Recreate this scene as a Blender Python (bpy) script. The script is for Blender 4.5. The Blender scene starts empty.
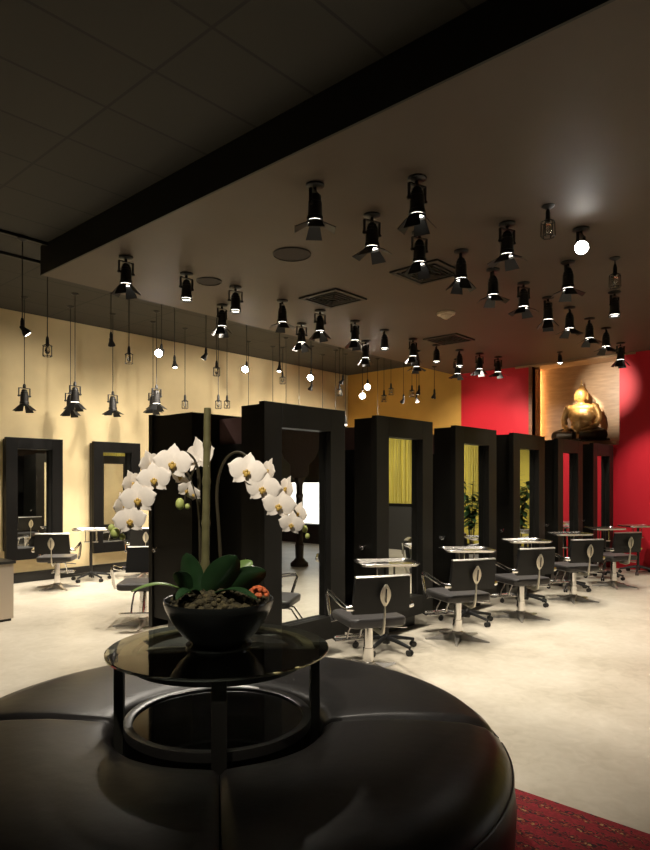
import bpy, bmesh, math, random
from math import sin, cos, pi, radians as R
from mathutils import Vector, Matrix, Euler

random.seed(7)
SC = bpy.context.scene
COL = SC.collection
# ------------------------------------------------------------------ camera geometry
H = 1.6
AL = 0.7413
FPX, CX, YH = 640.0, 312.0, 481.8
FW = Vector((cos(AL), sin(AL), 0)); RT = Vector((sin(AL), -cos(AL), 0))
CAMROT = AL - pi / 2                       # local x = to the viewer's right, local y = away from the viewer


def at(u, v, D):
    p = FW * D + RT * (D * (u - CX) / FPX)
    return Vector((p.x, p.y, H - (v - YH) / FPX * D))


def on_z(u, v, z):
    return at(u, v, (H - z) * FPX / (v - YH))


def on_y(u, v, Y):
    k = (u - CX) / FPX
    return at(u, v, Y / (FW.y + k * RT.y))


# ------------------------------------------------------------------ materials
def nodes(name):
    m = bpy.data.materials.new(name); m.use_nodes = True
    nt = m.node_tree
    return m, nt, nt.nodes['Principled BSDF']


def mat(name, col, rough=.5, metal=0., bump=0., bscale=40., var=0., vscale=6., coat=0., spec=.5, sub=0., aniso=None, trans=0., ior=1.45, detail=4.):
    m, nt, b = nodes(name)
    b.inputs['Base Color'].default_value = (*col, 1)
    b.inputs['Roughness'].default_value = rough
    b.inputs['Metallic'].default_value = metal
    b.inputs['Coat Weight'].default_value = coat
    b.inputs['Specular IOR Level'].default_value = spec
    b.inputs['Subsurface Weight'].default_value = sub
    b.inputs['Transmission Weight'].default_value = trans
    b.inputs['IOR'].default_value = ior
    tc = nt.nodes.new('ShaderNodeTexCoord')
    if bump:
        n = nt.nodes.new('ShaderNodeTexNoise'); n.inputs['Scale'].default_value = bscale; n.inputs['Detail'].default_value = detail
        if aniso:
            mp = nt.nodes.new('ShaderNodeMapping'); mp.inputs['Scale'].default_value = aniso
            nt.links.new(tc.outputs['Object'], mp.inputs[0]); nt.links.new(mp.outputs[0], n.inputs['Vector'])
        else:
            nt.links.new(tc.outputs['Object'], n.inputs['Vector'])
        bp = nt.nodes.new('ShaderNodeBump'); bp.inputs['Strength'].default_value = bump; bp.inputs['Distance'].default_value = .01
        nt.links.new(n.outputs['Fac'], bp.inputs['Height']); nt.links.new(bp.outputs[0], b.inputs['Normal'])
    if var:
        n = nt.nodes.new('ShaderNodeTexNoise'); n.inputs['Scale'].default_value = vscale; n.inputs['Detail'].default_value = 6
        nt.links.new(tc.outputs['Object'], n.inputs['Vector'])
        r = nt.nodes.new('ShaderNodeValToRGB')
        r.color_ramp.elements[0].position = .3; r.color_ramp.elements[1].position = .7
        r.color_ramp.elements[0].color = (*[max(0, c * (1 - var)) for c in col], 1)
        r.color_ramp.elements[1].color = (*[min(1, c * (1 + var)) for c in col], 1)
        nt.links.new(n.outputs['Fac'], r.inputs[0]); nt.links.new(r.outputs[0], b.inputs['Base Color'])
    return m


def emit(name, col, st):
    m, nt, b = nodes(name)
    b.inputs['Base Color'].default_value = (*col, 1)
    b.inputs['Emission Color'].default_value = (*col, 1)
    b.inputs['Emission Strength'].default_value = st
    return m


def mat_wood(name, c0, c1, scale=(1, 1, 14), rough=.4, spec=.5):
    m, nt, b = nodes(name)
    tc = nt.nodes.new('ShaderNodeTexCoord'); mp = nt.nodes.new('ShaderNodeMapping'); mp.inputs['Scale'].default_value = scale
    n = nt.nodes.new('ShaderNodeTexNoise'); n.inputs['Scale'].default_value = 3; n.inputs['Detail'].default_value = 8
    r = nt.nodes.new('ShaderNodeValToRGB'); r.color_ramp.elements[0].color = (*c0, 1); r.color_ramp.elements[1].color = (*c1, 1)
    r.color_ramp.elements[0].position = .3; r.color_ramp.elements[1].position = .7
    nt.links.new(tc.outputs['Object'], mp.inputs[0]); nt.links.new(mp.outputs[0], n.inputs['Vector'])
    nt.links.new(n.outputs['Fac'], r.inputs[0]); nt.links.new(r.outputs[0], b.inputs['Base Color'])
    b.inputs['Roughness'].default_value = rough; b.inputs['Specular IOR Level'].default_value = spec
    return m


def mat_floor():
    m, nt, b = nodes('polished_concrete')
    tc = nt.nodes.new('ShaderNodeTexCoord')
    n1 = nt.nodes.new('ShaderNodeTexNoise'); n1.inputs['Scale'].default_value = .8; n1.inputs['Detail'].default_value = 9; n1.inputs['Roughness'].default_value = .62
    n2 = nt.nodes.new('ShaderNodeTexNoise'); n2.inputs['Scale'].default_value = 9; n2.inputs['Detail'].default_value = 8; n2.inputs['Distortion'].default_value = 1.2
    for n in (n1, n2): nt.links.new(tc.outputs['Object'], n.inputs['Vector'])
    mx = nt.nodes.new('ShaderNodeMath'); mx.operation = 'MULTIPLY_ADD'; mx.inputs[1].default_value = .35
    nt.links.new(n2.outputs['Fac'], mx.inputs[0]); nt.links.new(n1.outputs['Fac'], mx.inputs[2])
    r = nt.nodes.new('ShaderNodeValToRGB'); e = r.color_ramp.elements
    e[0].position = .44; e[0].color = (.32, .28, .215, 1); e[1].position = .86; e[1].color = (.55, .505, .42, 1)
    k = e.new(.62); k.color = (.44, .395, .315, 1)
    nt.links.new(mx.outputs[0], r.inputs[0]); nt.links.new(r.outputs[0], b.inputs['Base Color'])
    b.inputs['Roughness'].default_value = .38
    bp = nt.nodes.new('ShaderNodeBump'); bp.inputs['Strength'].default_value = .08
    nt.links.new(n2.outputs['Fac'], bp.inputs['Height']); nt.links.new(bp.outputs[0], b.inputs['Normal'])
    return m


def mat_tiles():
    m, nt, b = nodes('dark_ceiling_tile')
    tc = nt.nodes.new('ShaderNodeTexCoord')
    br = nt.nodes.new('ShaderNodeTexBrick'); br.offset = 0
    br.inputs['Color1'].default_value = (.030, .028, .022, 1); br.inputs['Color2'].default_value = (.036, .034, .027, 1); br.inputs['Mortar'].default_value = (.012, .012, .010, 1)
    br.inputs['Scale'].default_value = 1; br.inputs['Mortar Size'].default_value = .012; br.inputs['Brick Width'].default_value = 1.2; br.inputs['Row Height'].default_value = .6
    nt.links.new(tc.outputs['Object'], br.inputs['Vector']); nt.links.new(br.outputs[0], b.inputs['Base Color'])
    b.inputs['Roughness'].default_value = .8
    return m


def mat_rug():
    m, nt, b = nodes('red_patterned_wool')
    tc = nt.nodes.new('ShaderNodeTexCoord')
    v = nt.nodes.new('ShaderNodeTexVoronoi'); v.inputs['Scale'].default_value = 75
    w = nt.nodes.new('ShaderNodeTexWave'); w.wave_type = 'BANDS'; w.bands_direction = 'X'; w.inputs['Scale'].default_value = 3.1; w.inputs['Distortion'].default_value = 2.0; w.inputs['Detail Scale'].default_value = 6
    nt.links.new(tc.outputs['Object'], v.inputs['Vector']); nt.links.new(tc.outputs['Object'], w.inputs['Vector'])
    r = nt.nodes.new('ShaderNodeValToRGB'); r.color_ramp.interpolation = 'CONSTANT'; e = r.color_ramp.elements
    e[0].color = (.20, .008, .014, 1); e[1].position = .40; e[1].color = (.27, .012, .02, 1)
    for p, c in ((.56, (.035, .006, .008, 1)), (.68, (.28, .07, .025, 1)), (.73, (.15, .006, .01, 1)), (.92, (.36, .22, .09, 1))):
        k = e.new(p); k.color = c
    a = nt.nodes.new('ShaderNodeMath'); a.operation = 'MULTIPLY_ADD'; a.inputs[1].default_value = .55
    nt.links.new(v.outputs['Color'], a.inputs[0])
    a2 = nt.nodes.new('ShaderNodeMath'); a2.operation = 'MULTIPLY'; a2.inputs[1].default_value = .5
    nt.links.new(w.outputs['Fac'], a2.inputs[0]); nt.links.new(a2.outputs[0], a.inputs[2])
    nt.links.new(a.outputs[0], r.inputs[0]); nt.links.new(r.outputs[0], b.inputs['Base Color'])
    b.inputs['Roughness'].default_value = .95
    return m


def mat_glass_tint():
    m = bpy.data.materials.new('table_glass'); m.use_nodes = True; nt = m.node_tree
    b = nt.nodes['Principled BSDF']
    b.inputs['Base Color'].default_value = (.80, .88, .78, 1); b.inputs['Roughness'].default_value = .02
    b.inputs['Transmission Weight'].default_value = 1; b.inputs['IOR'].default_value = 1.5
    return m


M = dict(
    floor=mat_floor(), tiles=mat_tiles(), rug=mat_rug(),
    yellow=mat('yellow_plaster', (.66, .53, .30), .75, bump=.05, bscale=30, var=.10, vscale=1.6),
    orange=mat('ochre_plaster', (.60, .34, .075), .75, var=.08, vscale=1.5),
    lime=mat('lime_plaster', (.56, .455, .07), .7, var=.06, vscale=2),
    red=mat('red_paint', (.62, .012, .028), .55),
    soffit=mat('brown_soffit_paint', (.084, .064, .048), .62, var=.05, vscale=2),
    fascia=mat('black_fascia_paint', (.016, .016, .013), .6),
    black=mat_wood('black_stained_wood', (.0075, .007, .0055), (.012, .011, .009), (1, 1, .12), .5, .22),
    blackpaint=mat('black_lacquer', (.012, .011, .010), .3),
    olive=mat('dark_olive_drape', (.11, .115, .07), .8, bump=.4, bscale=6, aniso=(1, 8, .1)),
    darkwall=mat('dark_wall_paint', (.03, .028, .024), .6),
    leather=mat('black_leather', (.012, .0105, .010), .36, bump=.22, bscale=9, detail=9, spec=.32),
    vinyl=mat('black_vinyl', (.0065, .006, .006), .45, bump=.08, bscale=60),
    greyvinyl=mat('grey_vinyl', (.060, .056, .055), .36, bump=.06, bscale=50),  # seat grey, lighter than the backrest vinyl
    chrome=mat('chrome', (.80, .78, .76), .13, 1.),
    brushed=mat('brushed_steel', (.60, .57, .53), .36, 1.),
    basemetal=mat('polished_base_metal', (.66, .62, .56), .26, .6),
    blackframe=mat('black_mirror_frame_paint', (.005, .0045, .004), .45, spec=.15),
    traymetal=mat('tray_steel', (.50, .48, .45), .2, 1.),
    leafmetal=mat('brushed_nickel', (.72, .67, .56), .38, .85),
    plastic=mat('black_plastic', (.014, .014, .014), .45),
    iron=mat('black_iron', (.010, .010, .010), .5),
    spotgrey=mat('dark_grey_metal', (.030, .028, .026), .42, .4),
    mirror=mat('mirror_glass', (.86, .88, .86), .0, 1.),
    glass=mat_glass_tint(),
    shelfglass=mat('black_shelf_glass', (.006, .006, .006), .05, spec=.8),
    ceramic=mat('black_glazed_ceramic', (.010, .011, .010), .22, bump=.1, bscale=14),
    moss=mat('moss', (.045, .036, .015), .95, bump=.9, bscale=60, var=.9, vscale=45),
    leaf=mat('orchid_leaf', (.014, .038, .013), .33, var=.25, vscale=12),
    leafpale=mat('pale_orchid_leaf', (.16, .26, .07), .4, var=.2, vscale=14),
    petal=mat('white_petal', (.88, .80, .70), .5, sub=.0, var=.04, vscale=40),
    lip=mat('yellow_lip', (.55, .36, .08), .5),
    bud=mat('green_bud', (.42, .48, .14), .5),
    stem=mat('orchid_stem', (.035, .028, .013), .5),
    bamboo=mat('bamboo_stake', (.115, .105, .045), .45, var=.3, vscale=9),
    rust=mat('orange_bloom', (.50, .11, .03), .7, var=.5, vscale=60),
    plant=mat('plant_leaf', (.014, .045, .012), .4, var=.4, vscale=6),
    bark=mat('bark', (.06, .04, .02), .8),
    wood=mat_wood('niche_panel_wood', (.34, .21, .11), (.46, .30, .17), (1, 1.6, 9), .38),
    darkwood=mat_wood('niche_dark_wood', (.20, .085, .04), (.30, .13, .06), (1, 1, 9), .45),
    carved=mat('carved_dark_wood', (.035, .02, .013), .5, bump=.5, bscale=30),
    gold=mat('aged_gold', (.36, .20, .065), .45, .5, bump=.25, bscale=22, var=.3, vscale=9),
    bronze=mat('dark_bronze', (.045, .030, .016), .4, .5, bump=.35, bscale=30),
    beige=mat('beige_plastic', (.62, .50, .36), .6),
    vent=mat('dark_vent', (.028, .025, .02), .6),
    speaker=mat('dark_speaker_cloth', (.040, .033, .027), .9),
    cabinet=mat('champagne_metal', (.55, .47, .38), .34, .7, bump=.05, bscale=20, aniso=(40, 40, 1)),
    curtain=mat('lime_string', (.50, .42, .09), .7),
    lens=emit('lamp_glow', (1, .93, .80), 6.), hot=emit('lamp_hot', (1, .95, .86), 80.), warm=emit('warm_strip', (1, .62, .25), 60.),
    plum=mat('lamplit_plum', (.26, .15, .14), .4),  # plum lightened in place of lamplight
    band=mat('smoked_band', (.20, .16, .10), .35),
    display=emit('lit_display', (1, .98, .9), 2.2),
    bulbglass=mat('clear_guard_glass', (.75, .72, .65), .08, spec=.6, trans=.85),
)
for k in ('lens', 'hot', 'warm'):
    M[k].cycles.emission_sampling = 'NONE' if k != 'warm' else 'AUTO'

# ------------------------------------------------------------------ mesh helpers


class MB:
    def __init__(s): s.v = []; s.f = []; s.sm = []

    def add(s, vs, fs, smooth=False, M4=None):
        o = len(s.v)
        for p in vs:
            p = Vector(p)
            s.v.append(M4 @ p if M4 else p)
        for f in fs: s.f.append([i + o for i in f]); s.sm.append(smooth)
        return s

    def box(s, c, d, bev=0., rz=0., rot=None):
        bm = bmesh.new(); bmesh.ops.create_cube(bm, size=1)
        bmesh.ops.scale(bm, vec=d, verts=bm.verts)
        if bev: bmesh.ops.bevel(bm, geom=bm.edges[:] + bm.verts[:], offset=bev, segments=2, affect='EDGES', profile=.6)
        mm = Matrix.Translation(c) @ (rot.to_4x4() if rot else Matrix.Rotation(rz, 4, 'Z'))
        bm.verts.index_update()
        s.add([v.co.copy() for v in bm.verts], [[v.index for v in f.verts] for f in bm.faces], False, mm); bm.free()
        return s

    def bx(s, x0, x1, y0, y1, z0, z1, bev=0.):
        return s.box(((x0 + x1) / 2, (y0 + y1) / 2, (z0 + z1) / 2), (x1 - x0, y1 - y0, z1 - z0), bev)

    def tube(s, pts, r, n=8, close=False, flat=None):
        pts = [Vector(p) for p in pts]; N = len(pts)
        rs = r if isinstance(r, (list, tuple)) else [r] * N
        vs = []; up = None
        for i, p in enumerate(pts):
            if close: t = pts[(i + 1) % N] - pts[i - 1]
            else: t = pts[min(i + 1, N - 1)] - pts[max(i - 1, 0)]
            t.normalize()
            if up is None:
                up = Vector((0, 0, 1)) if abs(t.z) < .9 else Vector((1, 0, 0))
            a = t.cross(up)
            if a.length < 1e-5: a = t.cross(Vector((0, 1, .01)))
            a.normalize(); b = a.cross(t).normalized(); up = b
            k1, k2 = flat if flat else (1, 1)
            for j in range(n):
                th = 2 * pi * j / n
                vs.append(p + a * (cos(th) * rs[i] * k1) + b * (sin(th) * rs[i] * k2))
        fs = []
        for i in range(N if close else N - 1):
            i2 = (i + 1) % N
            for j in range(n):
                j2 = (j + 1) % n
                fs.append([i * n + j, i * n + j2, i2 * n + j2, i2 * n + j])
        if not close:
            fs.append(list(range(n))[::-1]); fs.append([(N - 1) * n + j for j in range(n)])
        return s.add(vs, fs, True)

    def cyl(s, p0, p1, r0, r1=None, n=16): return s.tube([p0, p1], [r0, r0 if r1 is None else r1], n)

    def lathe(s, prof, n=24, M4=None, c=(0, 0, 0), a0=0., a1=2 * pi):
        full = abs(a1 - a0 - 2 * pi) < 1e-6; m = n if full else n + 1
        vs = []
        for (r, z) in prof:
            for j in range(m):
                th = a0 + (a1 - a0) * j / n
                vs.append((c[0] + r * cos(th), c[1] + r * sin(th), c[2] + z))
        fs = []
        for i in range(len(prof) - 1):
            for j in range(n):
                j2 = (j + 1) % m
                fs.append([i * m + j, i * m + j2, (i + 1) * m + j2, (i + 1) * m + j])
        if full:
            if prof[0][0] > 1e-6: fs.append([j for j in range(m)][::-1])
            if prof[-1][0] > 1e-6: fs.append([(len(prof) - 1) * m + j for j in range(m)])
        return s.add(vs, fs, True, M4)

    def ring(s, prof, n=32, M4=None, c=(0, 0, 0)):      # closed profile swept round: a solid ring
        k = len(prof); vs = []; fs = []
        for j in range(n):
            th = 2 * pi * j / n
            for (r, z) in prof: vs.append((c[0] + r * cos(th), c[1] + r * sin(th), c[2] + z))
        for j in range(n):
            j2 = (j + 1) % n
            for i in range(k):
                i2 = (i + 1) % k
                fs.append([j * k + i, j2 * k + i, j2 * k + i2, j * k + i2])
        return s.add(vs, fs, True, M4)

    def ell(s, c, r, n=14, m=9, M4=None):
        vs = []; fs = []
        for i in range(m + 1):
            ph = -pi / 2 + pi * i / m
            for j in range(n):
                th = 2 * pi * j / n
                vs.append((c[0] + r[0] * cos(ph) * cos(th), c[1] + r[1] * cos(ph) * sin(th), c[2] + r[2] * sin(ph)))
        for i in range(m):
            for j in range(n):
                j2 = (j + 1) % n
                fs.append([i * n + j, i * n + j2, (i + 1) * n + j2, (i + 1) * n + j])
        return s.add(vs, fs, True, M4)

    def sheet(s, fn, nu, nv, th=0., M4=None):
        g = [[Vector(fn(i / nu, j / nv)) for j in range(nv + 1)] for i in range(nu + 1)]
        w = nv + 1
        top = [p for row in g for p in row]
        fs = [[i * w + j, i * w + j + 1, (i + 1) * w + j + 1, (i + 1) * w + j] for i in range(nu) for j in range(nv)]
        if not th: return s.add(top, fs, True, M4)
        nr = []
        for i in range(nu + 1):
            for j in range(nv + 1):
                a = g[min(i + 1, nu)][j] - g[max(i - 1, 0)][j]; b = g[i][min(j + 1, nv)] - g[i][max(j - 1, 0)]
                q = a.cross(b); nr.append(q.normalized() if q.length > 1e-9 else Vector((0, 0, 1)))
        K = len(top)
        vs = [p + n * th / 2 for p, n in zip(top, nr)] + [p - n * th / 2 for p, n in zip(top, nr)]
        ff = fs + [[i + K for i in f][::-1] for f in fs]
        rim = [j for j in range(w)] + [i * w + nv for i in range(1, nu + 1)] + [nu * w + j for j in range(nv - 1, -1, -1)] + [i * w for i in range(nu - 1, 0, -1)]
        for a, b in zip(rim, rim[1:] + rim[:1]): ff.append([a, a + K, b + K, b])
        return s.add(vs, ff, True, M4)

    def prism(s, poly, z0, z1, M4=None):
        n = len(poly)
        vs = [(x, y, z0) for x, y in poly] + [(x, y, z1) for x, y in poly]
        fs = [list(range(n))[::-1], list(range(n, 2 * n))] + [[i, (i + 1) % n, n + (i + 1) % n, n + i] for i in range(n)]
        return s.add(vs, fs, False, M4)

    def build(s, name, m, parent=None, ang=38, loc=None, normals=True):
        me = bpy.data.meshes.new(name)
        me.from_pydata([tuple(p) for p in s.v], [], s.f)
        if normals:
            bm = bmesh.new(); bm.from_mesh(me); bmesh.ops.recalc_face_normals(bm, faces=bm.faces); bm.to_mesh(me); bm.free()
        me.polygons.foreach_set('use_smooth', [bool(x) for x in s.sm])
        me.materials.append(M[m] if isinstance(m, str) else m)
        if any(s.sm): me.set_sharp_from_angle(angle=R(ang))
        o = bpy.data.objects.new(name, me); COL.objects.link(o)
        if parent: o.parent = parent
        if loc is not None: o.location = loc
        return o


def tag(o, label, cat, group=None, kind=None):
    o['label'] = label; o['category'] = cat
    if group: o['group'] = group
    if kind: o['kind'] = kind
    return o


def thing(name, label, cat, loc=(0, 0, 0), rz=0., group=None):
    o = bpy.data.objects.new(name, None); COL.objects.link(o)
    o.empty_display_size = .1; o.location = loc; o.rotation_euler = (0, 0, rz)
    return tag(o, label, cat, group)


KIDS = {}


def kids(o): return [c for c in bpy.data.objects if c.parent == o]


def copy_tree(o, parent=None):
    c = o.copy(); COL.objects.link(c)
    if parent: c.parent = parent
    for k in kids(o): copy_tree(k, c)
    return c


def place(proto, used, label, loc, rz=0., group=None):
    o = proto if not used else copy_tree(proto)
    o.location = loc; o.rotation_euler = (0, 0, rz); o['label'] = label
    if group: o['group'] = group
    return o


def struct(o): o['kind'] = 'structure'; return o


# ------------------------------------------------------------------ the room
YW, XW, ZC, ZS = 10.275, 12.57, 4.295, 3.964
SX, SY = 3.325, 7.22
YR2 = 7.07                                # where red meets ochre on the far wall
XF, YR = -4.5, -6.0
struct(MB().bx(XF - .2, XW + 1.2, YR - .2, YW + .2, -.12, 0).build('floor', 'floor'))
struct(MB().bx(XF - .2, XW + 1.2, YR - .2, YW + .2, ZC, ZC + .12).build('ceiling', 'tiles'))
struct(MB().bx(XF - .2, XW, YW, YW + .15, 0, ZC).build('wall_left', 'yellow'))
struct(MB().bx(XF - .2, XF, YR, YW, 0, ZC).build('wall_front', 'darkwall'))
struct(MB().bx(XF - .2, XW, YR - .15, YR, 0, ZC).build('wall_right', 'darkwall'))
# far wall: ochre strip, red field with a recess, lime field
NY0, NY1, NZ0 = 3.80, 5.46, 2.36
struct(MB().bx(XW, XW + .15, YR2, YW + .15, 0, ZC).build('wall_back_ochre', 'orange'))
w = MB(); w.bx(XW, XW + .15, NY1, YR2, 0, ZC); w.bx(XW, XW + .15, 2.62, NY0, 0, ZC); w.bx(XW, XW + .15, NY0, NY1, 0, NZ0)
struct(w.build('wall_back_red', 'red'))
struct(MB().bx(XW, XW + .15, -2.2, 2.62, 0, ZC).build('wall_back_lime', 'lime'))
struct(MB().bx(XW, XW + .15, YR - .15, -2.2, 0, ZC).build('wall_back_dark', 'olive'))
# dropped soffit: a box of its own under the ceiling
struct(MB().bx(SX, XW, YR, SY, ZS, ZC).build('ceiling_soffit', 'soffit'))
f = MB(); f.bx(SX - .02, SX, YR, SY + .02, ZS, ZC); f.bx(SX, XW, SY, SY + .02, ZS, ZC)
struct(f.build('trim_fascia', 'fascia'))
struct(MB().bx(XF, XW - .02, YW - .025, YW, 0, .16, .004).build('baseboard_left', 'blackpaint'))
struct(MB().bx(XW - .025, XW, YR2, YW - .025, 0, .16, .004).build('baseboard_back', 'blackpaint'))
# niche
n = MB(); n.bx(XW + .52, XW + .60, NY0 - .25, NY1 + .30, NZ0 - .1, ZS + .1)
struct(n.build('trim_niche_panel', 'wood'))
n = MB(); n.bx(XW - .02, XW + .40, NY1, NY1 + .07, NZ0, ZS); n.bx(XW + .15, XW + .60, NY0 - .28, NY0 - .22, NZ0 - .1, ZS)
n.bx(XW + .40, XW + .60, NY1 + .30, NY1 + .36, NZ0 - .1, ZS + .1)
struct(n.build('trim_niche_side', 'darkwood'))
struct(MB().bx(XW - .14, XW + .52, NY0 + .01, NY1 - .01, NZ0 - .07, NZ0 + .004, .003).build('trim_niche_ledge', 'darkwood'))
struct(MB().bx(XW - .02, XW + .60, NY0 - .28, NY1 + .36, ZS - .035, ZS + .02).build('trim_niche_head', 'wood'))
nl = MB().cyl((XW + .46, NY1 + .13, NZ0 + .02), (XW + .46, NY1 + .13, ZS - .06), .018, n=10).build('niche_strip_light', 'warm')
tag(nl, 'upright warm strip light glowing at left edge of the statue niche', 'light')

# lighting tracks on the dark ceiling
for y, x1, lab in ((7.07, SX - .02, 'black lighting track on dark ceiling ending at the soffit corner'), (7.73, 4.2, 'black lighting track on dark ceiling running behind the soffit corner')):
    t = thing('lighting_track', lab, 'track', (0, y, ZC), 0, 'lighting tracks on the dark ceiling')
    MB().bx(-3.5, x1, -.02, .02, -.035, 0, .004).build('rail', 'iron', t)
    MB().bx(-1.2, -1.0, -.028, .028, -.045, -.0, .004).build('power_feed', 'iron', t)


# ------------------------------------------------------------------ mirror stations
def frame_mb(x0, x1, z0, z1, bw, y0, y1, bwb=None):
    bwb = bwb or bw
    m = MB()
    m.bx(x0, x0 + bw, y0, y1, z0, z1, .004); m.bx(x1 - bw, x1, y0, y1, z0, z1, .004)
    m.bx(x0 + bw, x1 - bw, y0, y1, z1 - bw, z1, .004); m.bx(x0 + bw, x1 - bw, y0, y1, z0, z0 + bwb, .004)
    return m


SPC, X0, YS, WD, ZT = 1.537, 3.605, 3.83, 1.04, 2.266


def make_station():
    t = thing('mirror_station', 'x', 'mirror station')
    bw = .205
    def half(sy, yo, dep):          # one mirror face, looking to -Y when sy = 1
        def fy(a, b): return (yo + sy * a, yo + sy * b) if sy > 0 else (yo + sy * b, yo + sy * a)
        a, b = fy(0, .065)
        fr = frame_mb(0, WD, .16, ZT, bw, a, b).build('frame', 'black', t)
        a, b = fy(.06, .16)
        r = MB(); y = fy(.065, .078)
        r.bx(bw - .02, bw, *y, .36, ZT - bw + .02); r.bx(WD - bw, WD - bw + .02, *y, .36, ZT - bw + .02)
        r.bx(bw, WD - bw, *y, ZT - bw, ZT - bw + .02); r.bx(bw, WD - bw, *y, .345, .365)
        r.build('inner_reveal', 'blackpaint', fr)
        y = fy(.074, .078)
        MB().bx(bw, WD - bw, *y, .365, ZT - bw).build('mirror', 'mirror', t)
        y = fy(.065, dep); y2 = fy(.080, dep)
        c = MB()
        c.bx(.015, bw - .02, *y, .26, ZT - .02); c.bx(WD - bw + .02, WD - .015, *y, .26, ZT - .02)
        c.bx(bw - .02, WD - bw + .02, *y2, .26, ZT - .02)
        c.build('cabinet', 'black', t)
        hz = .94
        hk = MB(); yy = yo + sy * .16
        hk.cyl((.015, yy, hz), (-.03, yy, hz), .016, .012, 10); hk.ell((-.035, yy, hz), (.014, .014, .014), 10, 6)
        hk.tube([(-.03, yy - .03, hz + .02), (-.045, yy - .025, hz - .015), (-.05, yy, hz - .025), (-.045, yy + .025, hz - .015), (-.03, yy + .03, hz + .02)], .005, 6)
        hk.build('dryer_hook', 'chrome', t)
    half(1, 0., .30)
    half(-1, 1.68, .69)
    MB().bx(.30, WD - .06, .30, .99, .26, 1.95, .004).build('centre_cupboard', 'black', t)
    MB().bx(.34, WD - .10, .30, .99, 1.952, 2.20, .004).build('lamplit_panel', 'plum', t)  # added panel whose lightened plum passes for lamplight
    MB().bx(.12, WD - .12, .16, 1.52, 0, .262).build('plinth', 'blackpaint', t)
    return t


st = make_station()
SLAB = ['black double sided mirror station behind the white orchid, nearest of the row',
        'black mirror station reflecting a lime string curtain, second from the orchid',
        'black mirror station third from the orchid, just left of the red wall edge',
        'black mirror station fourth from the orchid, standing in front of the red wall',
        'black mirror station below the statue niche left half, second last of the row',
        'black mirror station below the statue niche right half, last before the far wall']
for i, l in enumerate(SLAB):
    place(st, i, l, (X0 + SPC * i, YS, 0), 0, 'mirror stations in a row')

# mirrors leaning on the yellow wall
def make_wall_mirror():
    t = thing('wall_mirror', 'x', 'mirror')
    W2 = .905; z0, z1 = .38, 2.29
    fr = frame_mb(-W2 / 2, W2 / 2, z0, z1, .175, -.20, -.13).build('frame', 'blackframe', t)
    r = MB(); b = W2 / 2 - .175
    r.bx(-b - .01, -b, -.13, -.08, z0 + .165, z1 - .165); r.bx(b, b + .01, -.13, -.08, z0 + .165, z1 - .165)
    r.bx(-b, b, -.13, -.08, z1 - .175, z1 - .165); r.bx(-b, b, -.13, -.08, z0 + .165, z0 + .175)
    r.build('inner_reveal', 'blackpaint', fr)
    MB().bx(-b, b, -.085, -.08, z0 + .175, z1 - .175).build('mirror', 'mirror', t)
    MB().bx(-W2 / 2 + .03, W2 / 2 - .03, -.078, 0, z0 + .14, z1 - .02).build('backing', 'blackpaint', t)
    return t


wm = make_wall_mirror()
for i, (u, l) in enumerate(((4.52, 'black framed mirror on the yellow wall, left of the pair beside the steel cabinet'),
                            (5.97, 'black framed mirror on the yellow wall, partly behind the left orchid flowers'))):
    place(wm, i, l, (u, YW, 0), 0, 'wall mirrors')


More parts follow.
